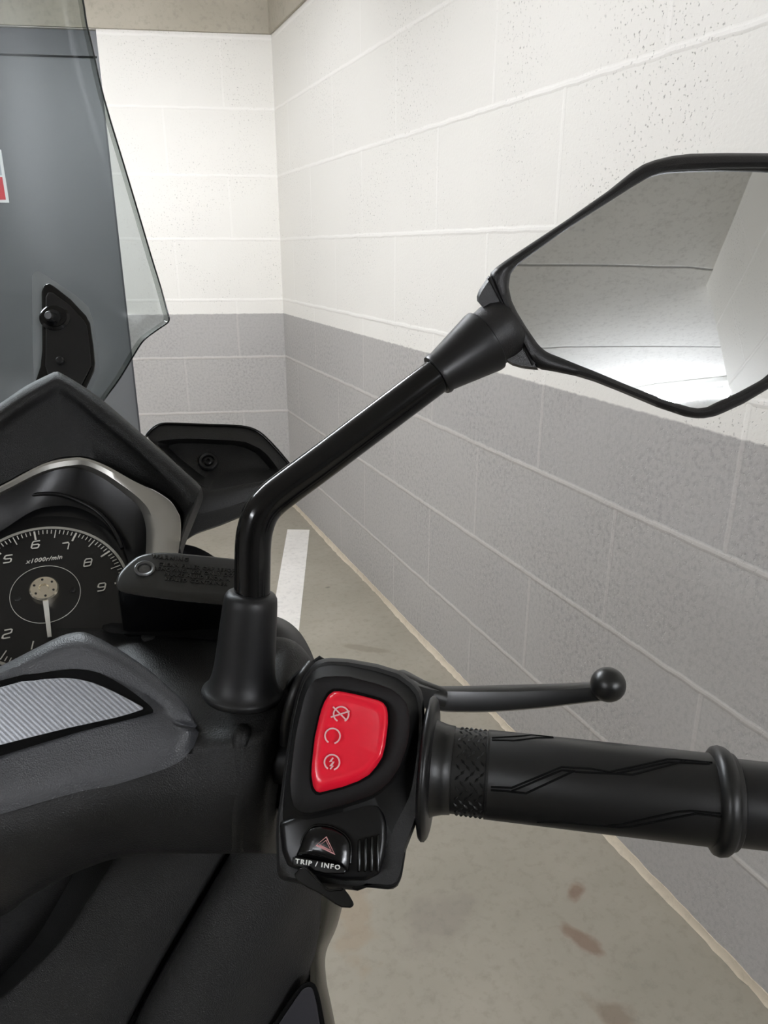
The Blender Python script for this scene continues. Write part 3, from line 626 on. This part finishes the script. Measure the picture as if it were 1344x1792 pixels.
# --- grip
GA = P(856, 1354.5, .310); GB = P(1244, 1399, .2955); gax = (GB-GA).normalized()
def gt(px):  # axis parameter whose centre projects at px
    lo_, hi_ = -.1, .2
    for _ in range(50):
        m = (lo_+hi_)/2; q = GA+gax*m-CAM; x = 672+FPX*q.dot(RT)/q.dot(FW)
        if x < px: lo_ = m
        else: hi_ = m
    return lo_
GR = .0176
grip = lathe('throttle_grip', GA, gax, [(gt(852), .014), (gt(852), GR), (gt(854), GR+.0002), (gt(1245), GR+.0001)], M_rub, root, 96)
lathe('grip_flange', GA, gax, [(gt(741), .0255), (gt(744), .0283), (gt(748), .0293), (gt(753), .0292), (gt(757), .0280), (gt(759), .0262), (gt(760), .018)], M_satin, grip, 96, 60)
lathe('grip_collar', GA, gax, [(gt(757), .0205), (gt(764), .0192), (gt(778), .0182), (gt(792), .0178), (gt(794), .0168)], M_rub, grip, 72, 60)
lathe('grip_band', GA, gax, [(gt(792), .0166), (gt(793), .0172), (gt(797), .0172), (gt(850), .0172), (gt(851), .0178), (gt(855), .0178), (gt(856), .0172)], M_rub, grip, 96)
bm = bmesh.new(); ga = gax.orthogonal().normalized(); gb = gax.cross(ga)
tx0, tx1 = gt(800), gt(849)
for i in range(6):
    for j in range(26):
        t = tx0+(tx1-tx0)*(i+.5)/6; a = 2*math.pi*(j+(.5 if i % 2 else 0))/26
        rad = ga*math.cos(a)+gb*math.sin(a); tang = gax.cross(rad)
        d = (gax*.8+tang*(1 if (i+j) % 2 else -1)).normalized(); sd = rad.cross(d); p = GA+gax*t+rad*.0171
        vv = [bm.verts.new(q) for q in (p+d*.0016, p+sd*.0006, p-d*.0016, p-sd*.0006)]; tp = bm.verts.new(p+rad*.0007+d*.0004); tp2 = bm.verts.new(p+rad*.0007-d*.0004)
        bm.faces.new((vv[0], vv[1], tp)); bm.faces.new((vv[1], tp2, tp)); bm.faces.new((vv[1], vv[2], tp2)); bm.faces.new((vv[2], vv[3], tp2)); bm.faces.new((vv[3], tp, tp2)); bm.faces.new((vv[3], vv[0], tp))
mesh('band_tread', bm, M_rub, grip, 30)
lathe('grip_ring', GA, gax, [(gt(1240), GR), (gt(1243), .0190), (gt(1248), .0205), (gt(1256), .0210), (gt(1266), .0206), (gt(1272), .0196), (gt(1275), .0185), (gt(1281), .0185), (gt(1284), .0178), (gt(1284), .015)], M_rub, grip, 96, 60)
def oncyl(px, py, r):
    d = dirp(px, py).normalized(); o = CAM-GA
    d2 = d-gax*d.dot(gax); o2 = o-gax*o.dot(gax)
    A, B, Cc = d2.dot(d2), 2*d2.dot(o2), o2.dot(o2)-r*r; disc = max(0, B*B-4*A*Cc)
    return CAM+d*((-B-math.sqrt(disc))/(2*A))
def zz(pts): return [(700+x/2.087, 1120+y/2.087) for x, y in pts]
LN = [zz([(332, 537), (408, 540), (590, 464), (700, 470), (765, 482), (975, 436), (1010, 436), (1140, 448)]), zz([(332, 548), (390, 552), (460, 560), (632, 480)]),
      zz([(408, 552), (590, 476), (640, 480)]), zz([(640, 482), (770, 488), (850, 492), (1040, 442)]), zz([(790, 488), (980, 446), (1130, 452)]),
      zz([(335, 358), (440, 352), (480, 348), (560, 356)]), zz([(335, 366), (415, 368), (500, 358), (560, 358)]),
      zz([(500, 664), (600, 666), (800, 684), (840, 682), (1080, 634), (1175, 646)]), zz([(760, 676), (800, 674), (1010, 628), (1060, 624), (1170, 634)])]
bm = bmesh.new()
for l in LN:
    pts = []
    for a, b in zip(l[:-1], l[1:]):
        for k in range(6): pts.append(oncyl(a[0]+(b[0]-a[0])*k/6, a[1]+(b[1]-a[1])*k/6, GR+.0001))
    pts.append(oncyl(*l[-1], GR+.0001)); addtube(bm, pts, .00045, 8)
mesh('groove_shade_lines', bm, M_deep, grip, 60)  # raised dark tubes: shade of the engraved lines put into colour
lathe('bar_end', GA, gax, [(gt(1280), .0150), (gt(1284), .0166), (gt(1440), .0164), (gt(1500), .0160), (gt(1510), .0140)], M_satin, root, 72)

# --- switch housing
sn = (RT*-.16+UP*.33-FW*.93)
spn = Plane(P(620, 1310, .298), sn)
HO = [(576, 1151), (560, 1154), (551, 1159), (541, 1170), (530, 1186), (519, 1215), (510, 1255), (502, 1309), (495, 1360), (489, 1406), (484, 1435), (483, 1460), (484, 1500), (485, 1528), (489, 1537), (495, 1541), (520, 1546), (560, 1552), (611, 1557), (626, 1559), (642, 1553), (684, 1557), (693, 1554), (699, 1547), (704, 1530), (711, 1487), (727, 1445), (737, 1415), (741, 1390), (743, 1320), (743, 1245), (741, 1222), (737, 1207), (726, 1193), (700, 1174), (661, 1162), (611, 1153)]
HF = [(568, 1184), (590, 1183), (611, 1184), (661, 1197), (685, 1206), (700, 1217), (711, 1230), (716, 1250), (717, 1271), (715, 1292), (711, 1309), (704, 1330), (696, 1348), (682, 1368), (665, 1383), (650, 1392), (634, 1398), (600, 1409), (557, 1420), (540, 1423), (526, 1421), (515, 1412), (510, 1395), (508, 1370), (510, 1348), (513, 1320), (517, 1290), (523, 1260), (530, 1232), (535, 1215), (541, 1201), (552, 1189)]
hcn = (615, 1330)
sw = rings('switch_housing', spn, [(HO, .95, -.048), (HO, 1, -.030), (HO, 1, -.016), (HO, .985, -.010), (HO, .965, -.0075)], hcn, M_hous, root, 160, 60)
fc = (612, 1298)
rings('switch_face', spn, [([(x, y) for x, y in byang(HO, 160, fc) if y < 9999], .97, -.010), (HF, 1.06, -.0035), (HF, 1.02, -.0008), (HF, 1.0, 0), (HF, .97, -.0005), (HF, .80, -.0012)], fc, M_face, sw, 160, 60)
RS = [(584, 1210), (593, 1209.5), (603, 1211), (627, 1216), (654, 1223), (664, 1226), (672, 1231), (677, 1239), (679, 1250), (679, 1266), (677, 1284), (674, 1306), (669, 1325), (659, 1341), (646, 1356), (627, 1367), (600, 1377), (560, 1387), (553, 1385), (548, 1377), (545, 1357), (545.5, 1340), (547, 1325), (551, 1290), (559, 1254), (563, 1240), (568, 1228), (575, 1216)]
RS2 = [(x+(612-x)*.05, y+(1296-y)*.05-(6 if y > 1330 else 0)) for x, y in RS]
rsc = (612, 1296)
rings('switch_recess', spn, [(RS, 1.06, -.002), (RS, 1.055, -.0004)], rsc, M_deep, sw, 100)
kill = rings('kill_switch', spn, [(RS, 1.0, -.004), (RS, 1.0, .0012), (RS, .99, .0026), (RS2, 1.0, .0040), (RS2, .95, .0046), (RS2, .8, .0042), (RS2, .5, .0036), (RS2, .2, .0034)], rsc, M_red, sw, 120, 60)
lab(kill, 'red rocker kill and start switch')
bm = bmesh.new(); sN = spn.n
def sp(x, y, h=.0049): return spn.px(x, y, h)
def arc(cx_, cy_, r, a0, a1, n=28): return [sp(cx_+r*math.cos(math.radians(a0+(a1-a0)*k/n)), cy_-r*math.sin(math.radians(a0+(a1-a0)*k/n))) for k in range(n+1)]
W = .00055
ribbon(bm, arc(597, 1250, 13.2, -62, 242), W, sN); ribbon(bm, [sp(579, 1255), sp(612, 1244.5)], W, sN); ribbon(bm, [sp(583, 1237), sp(607, 1261)], W, sN)
ribbon(bm, arc(582, 1288, 13.2, -75, 238), W, sN)
ribbon(bm, arc(581, 1334, 13.2, -75, 238), W, sN)
ribbon(bm, [sp(583, 1326), sp(578, 1333), sp(584, 1333), sp(578.5, 1341), sp(583, 1340), sp(578, 1346)], W*.9, sN)
mesh('switch_symbols', bm, M_print, sw, 0)
# lower controls
HZ = [(518, 1497), (522, 1488), (527, 1476), (532, 1463), (539, 1452), (546, 1447), (561, 1444), (582, 1448), (592, 1453), (601, 1459), (608, 1466), (613, 1476), (614, 1490), (613, 1510), (610, 1526), (590, 1516), (560, 1506), (530, 1500)]
LB = [(490, 1440), (520, 1428), (560, 1424), (610, 1412), (650, 1402), (664, 1408), (672, 1424), (676, 1440), (676, 1470), (672, 1500), (664, 1528), (640, 1540), (600, 1540), (545, 1530), (505, 1515), (495, 1490)]
rings('lower_shell', spn, [(LB, 1.05, -.014), (LB, 1.02, -.008), (LB, 1.0, -.0055), (LB, .96, -.0042), (LB, .9, -.0038)], (585, 1475), M_hood, sw, 100, 60)
rings('hazard_button', spn, [(HZ, 1.0, -.006), (HZ, 1.0, -.0028), (HZ, .97, -.0012), (HZ, .93, -.0006), (HZ, .5, .0006)], (570, 1482), M_gloss, sw, 90, 60)
tube('button_edge', spl([spn.px(x, y, -.0022) for x, y in ((527, 1477), (532, 1463), (546, 1447), (561, 1444), (582, 1448), (601, 1459), (611, 1471), (614, 1484), (613, 1510))], 4), .0005, M_stem, sw, 8)
bm = bmesh.new()
def tri(s, wd):
    c = Vector((570, 1479.5)); pts = [c+(Vector(p)-c)*s for p in ((553, 1479), (571, 1464), (586, 1495))]
    ribbon(bm, [spn.px(p.x, p.y, .0008) for p in pts], wd, sN, closed=True)
tri(.96, .00036); tri(.58, .0003); mesh('hazard_symbol', bm, M_hazp, sw, 0)
IP = [(512, 1499), (535, 1502), (570, 1508), (600, 1516), (606, 1522), (604, 1530), (570, 1530), (535, 1522), (512, 1515)]
panel('info_plate', spn, IP, -.006, .0010, M_gloss, sw, .0006)
tx = spn.px(593, 1518)-spn.px(519, 1507); ty = sN.cross(tx)
text('info_lettering', 'TRIP / INFO', .0023, spn.px(556, 1512.8, .0012), tx, ty, M_white, sw, .0002, 0, .00006, 1.25, xs=1.22)
LV = [(524, 1520), (534, 1517), (548, 1532), (571, 1556), (595, 1556), (601, 1554), (611, 1566), (619, 1580), (619, 1585), (614, 1589), (598, 1588), (586, 1582), (558, 1563), (539, 1554), (520, 1542), (515, 1530)]
panel('info_switch', spn, LV, -.006, .003, M_stem, sw, .0014)
tube('switch_edge', spl([spn.px(x, y, .003) for x, y in ((536, 1519), (550, 1533), (571, 1556), (585, 1557), (599, 1556))], 3), .0005, M_stem, sw, 8)
for k in range(4):
    x = 626+k*11
    panel('thumb_rib', spn, [(x, 1470-k*3), (x+6, 1468-k*3), (x+5, 1526), (x-1, 1527)], -.006, -.0018, M_gloss, sw, .0006)
LR = [(616, 1528), (640, 1540), (668, 1530), (676, 1490), (711, 1487), (704, 1530), (699, 1547), (684, 1557), (642, 1553), (626, 1559), (612, 1556)]
panel('lower_block', spn, LR, -.02, -.008, M_face, sw, .002)
# strap between cover and housing
tube('cable_sleeve', spl([P(500, 1300, .345), P(503, 1262, .338), P(512, 1225, .335), P(527, 1190, .337), P(545, 1165, .345)], 4), .0030, M_satin, sw, 12)
loft('housing_clamp', LP([(470, 1300, .36), (500, 1200, .36), (560, 1150, .36)], [(500, 1500, .36), (560, 1400, .37), (640, 1200, .37)]), M_deep, sw, 4, 3, thick=.004)

# --- brake lever
LVst = [(690, 1176, 1186, 1226, .335), (735, 1194, 1201, 1238, .345), (762, 1199.5, 1208, 1243, .350), (790, 1200.5, 1210, 1246, .354), (858, 1199, 1211, 1246, .357), (940, 1197, 1209, 1240, .358), (1000, 1195, 1206, 1233, .357), (1040, 1193, 1203, 1228, .355), (1070, 1195, 1205, 1226, .354)]
rows = [[P(x, yt, d+.010), P(x, yt+1, d+.006), P(x, (yt+yc)/2, d+.002), P(x, yc, d), P(x, (yc+yb)/2, d-.0008), P(x, yb-2, d), P(x, yb, d+.003), P(x, yb-6, d+.010)] for x, yt, yc, yb, d in LVst]
rows = list(zip(*[spl([r[j] for r in rows], 5) for j in range(8)]))
bm = bmesh.new(); vs = grid(bm, rows, True); bm.faces.new(vs[0]); bm.faces.new(vs[-1])
lev = mesh('brake_lever', bm, M_lever, root, 45)
bc = P(1064, 1198, .354)
bm = bmesh.new(); bmesh.ops.create_uvsphere(bm, u_segments=40, v_segments=24, radius=1)
for v in bm.verts:
    v.co = bc+RT*v.co.x*.0083+UP*v.co.y*.0083+FW*v.co.z*.0085
mesh('lever_ball', bm, M_lever, lev, 180)
tube('lever_pivot', [P(700, 1200, .365), P(735, 1215, .352), P(775, 1222, .356)], [.008, .007, .005], M_lever, lev, 16)

# --- leg shield and lower body
leg = loft('leg_shield', LP(
    [(408, 1485, .54), (335, 1610, .545), (288, 1690, .55), (245, 1768, .555), (215, 1835, .56), (190, 1900, .565)],
    [(412, 1485, .512), (337, 1612, .516), (290, 1692, .52), (247, 1770, .524), (218, 1836, .528), (193, 1901, .53)],
    [(450, 1485, .497), (395, 1600, .50), (345, 1690, .503), (298, 1775, .506), (265, 1842, .508), (240, 1905, .51)],
    [(505, 1485, .493), (470, 1590, .495), (418, 1680, .498), (365, 1775, .501), (325, 1845, .503), (300, 1908, .505)],
    [(548, 1485, .508), (520, 1590, .509), (475, 1685, .511), (425, 1780, .513), (390, 1850, .515), (365, 1912, .517)],
    [(572, 1485, .535), (561, 1565, .535), (554, 1636, .538), (530, 1720, .54), (500, 1800, .542), (480, 1870, .545)],
    [(574, 1485, .56), (563, 1565, .56), (556, 1636, .562), (535, 1722, .565), (505, 1802, .57), (485, 1872, .57)]), M_body, root, 5, 4, smooth=70)
loft('inner_panel', LP(
    [(150, 1470, .60), (90, 1577, .60), (40, 1646, .61), (-20, 1706, .61), (-90, 1765, .61), (-170, 1830, .61)],
    [(205, 1480, .53), (146, 1577, .532), (100, 1646, .535), (40, 1708, .54), (-26, 1765, .545), (-110, 1830, .55)],
    [(220, 1482, .515), (156, 1578, .518), (109, 1647, .52), (50, 1708, .523), (-14, 1764, .526), (-95, 1832, .53)],
    [(275, 1482, .508), (210, 1590, .511), (160, 1670, .514), (104, 1745, .517), (50, 1805, .52), (0, 1870, .523)],
    [(335, 1482, .501), (268, 1600, .504), (220, 1682, .507), (170, 1765, .51), (130, 1822, .513), (90, 1885, .516)],
    [(388, 1482, .507), (310, 1612, .51), (264, 1692, .513), (222, 1772, .516), (193, 1832, .519), (168, 1895, .522)],
    [(398, 1482, .515), (320, 1613, .518), (274, 1693, .521), (231, 1773, .524), (202, 1833, .527), (177, 1896, .53)],
    [(402, 1482, .55), (325, 1613, .55), (279, 1693, .555), (236, 1773, .56), (207, 1833, .56), (182, 1896, .565)]), M_body, leg, 5, 4, smooth=70)
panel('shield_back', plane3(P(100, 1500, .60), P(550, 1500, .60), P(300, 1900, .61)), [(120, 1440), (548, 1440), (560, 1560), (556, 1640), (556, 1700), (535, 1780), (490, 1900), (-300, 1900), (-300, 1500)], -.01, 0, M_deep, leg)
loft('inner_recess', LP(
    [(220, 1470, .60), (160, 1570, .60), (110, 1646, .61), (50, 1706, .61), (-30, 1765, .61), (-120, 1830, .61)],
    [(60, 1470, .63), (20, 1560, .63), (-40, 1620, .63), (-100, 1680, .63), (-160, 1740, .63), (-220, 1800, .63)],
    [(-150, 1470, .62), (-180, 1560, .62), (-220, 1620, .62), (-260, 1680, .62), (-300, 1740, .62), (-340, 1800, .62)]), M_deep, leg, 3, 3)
loft('side_fairing_strip', LP(
    [(568, 1480, .538), (561, 1565, .538), (553, 1636, .541), (544, 1668, .543), (543, 1720, .545), (540, 1760, .547), (535, 1810, .55), (530, 1880, .553)],
    [(590, 1480, .545), (580, 1570, .545), (568, 1636, .548), (558, 1670, .55), (559, 1722, .552), (563, 1760, .554), (568, 1810, .557), (574, 1880, .56)],
    [(618, 1480, .575), (604, 1560, .575), (589, 1622, .577), (570, 1668, .58), (571, 1715, .58), (579, 1757, .582), (589, 1810, .585), (600, 1880, .59)],
    [(616, 1480, .62), (601, 1560, .62), (586, 1622, .62), (568, 1668, .62), (568, 1715, .62), (576, 1757, .62), (586, 1810, .62), (597, 1880, .62)]), M_olive_refl, leg, 4, 4, smooth=70)
ppl = plane3(P(530, 1725, .528), P(490, 1792, .528), P(565, 1785, .536))
K0 = [(440, 1850), (478, 1792), (505, 1752), (521, 1730), (530, 1721), (541, 1718), (551, 1722), (557, 1736), (562, 1756), (570, 1800), (578, 1850)]
K1 = [(456, 1850), (488, 1792), (512, 1756), (526, 1736), (533, 1729), (541, 1727), (547, 1731), (551, 1744), (555, 1762), (561, 1800), (568, 1850)]
kp = panel('pocket_frame', ppl, soft(K0, 2), -.01, .002, M_deep, leg, .001)
panel('pocket_lid', ppl, soft(K1, 2), .0015, .0032, M_pocket, leg, .0015)
# hidden bulk: front fairing down to the wheel
rows = []
for z, hw, y0, y1 in ((.98, .17, .50, .70), (.85, .19, .52, .80), (.70, .20, .52, .90), (.50, .20, .50, .95), (.34, .18, .48, .80), (.28, .14, .40, .70)):
    rows.append([Vector((X0+hw*sx*k, y0+(y1-y0)*t, z)) for sx, k, t in ((-1, .8, 0), (-1, 1, .3), (-1, .8, .7), (-1, .3, 1), (1, .3, 1), (1, .8, .7), (1, 1, .3), (1, .8, 0))])
loft('front_fairing', rows, M_body, root, 3, 3, closed=True, caps=True)
rows = []
for y, hw, z0, z1 in ((.62, .15, .25, .74), (.45, .15, .22, .62), (.25, .14, .20, .52), (.05, .14, .20, .56), (-.15, .16, .20, .66), (-.35, .18, .25, .74), (-.8, .17, .35, .76), (-1.05, .10, .55, .78)):
    rows.append([Vector((X0-hw*.7, y, z0)), Vector((X0-hw, y, z0+.1)), Vector((X0-hw, y, z1-.08)), Vector((X0-hw*.7, y, z1)), Vector((X0+hw*.7, y, z1)), Vector((X0+hw, y, z1-.08)), Vector((X0+hw, y, z0+.1)), Vector((X0+hw*.7, y, z0))])
loft('body_shell', rows, M_body, root, 2, 3, closed=True, caps=True)
rows = []
for y, hw, z0, z1 in ((-.12, .10, .66, .70), (-.2, .15, .66, .77), (-.55, .16, .70, .80), (-.62, .16, .70, .87), (-1.0, .13, .74, .89), (-1.1, .08, .76, .82)):
    rows.append([Vector((X0-hw, y, z0)), Vector((X0-hw*.9, y, z1-.02)), Vector((X0-hw*.5, y, z1)), Vector((X0+hw*.5, y, z1)), Vector((X0+hw*.9, y, z1-.02)), Vector((X0+hw, y, z0))])
loft('seat', rows, M_boot, root, 2, 3, closed=True, caps=True)
for sx in (-1, 1): box('floorboard', (X0+sx*.25-.11, -.1, .22), (X0+sx*.25+.11, .5, .27), M_body, root, .01)
for nm, yy in (('front_wheel', .98), ('rear_wheel', -.55)):
    wc = Vector((X0-.06, yy, .29))
    wh = lathe(nm, wc, Vector((1, 0, 0)), [(.02, .19), (.0, .215), (.005, .25), (.025, .28), (.06, .29), (.095, .28), (.115, .25), (.12, .215), (.10, .19)], M_tyre, root, 64, 60)
    lathe('wheel_rim', wc, Vector((1, 0, 0)), [(.045, .03), (.045, .19), (.03, .20), (.09, .20), (.075, .19), (.075, .03)], M_rim, wh, 48)
bm = bmesh.new()
for s in (-1, 1): addtube(bm, [Vector((X0+s*.085, .98, .29)), Vector((X0+s*.085, .88, .62))], .02, 16)
mesh('front_fork', bm, M_satin, root)
tube('steering_column', [Vector((X0, .80, .55)), Vector((X0, .50, .93))], .03, M_satin, root)
tube('handlebar', [P(760, 1345, .313), P(560, 1330, .345), P(300, 1330, .385), Vector((X0, .42, .96)), Vector((X0-.25, .30, .96))], .011, M_satin, root)

# the same mouldings on the scooter's left side
bpy.context.view_layer.update()
twin = {}
flip = Matrix.Translation((X0, 0, 0)) @ Matrix.Diagonal((-1, 1, 1, 1)) @ Matrix.Translation((-X0, 0, 0))
for o in [o for o in C.objects if o.name in TWIN]:
    c = o.copy(); c.data = o.data.copy(); C.objects.link(c); c.data.transform(flip); c.data.flip_normals(); twin[o.name] = c
for nm, c in twin.items():
    if c.parent and c.parent.name in twin: c.parent = twin[c.parent.name]
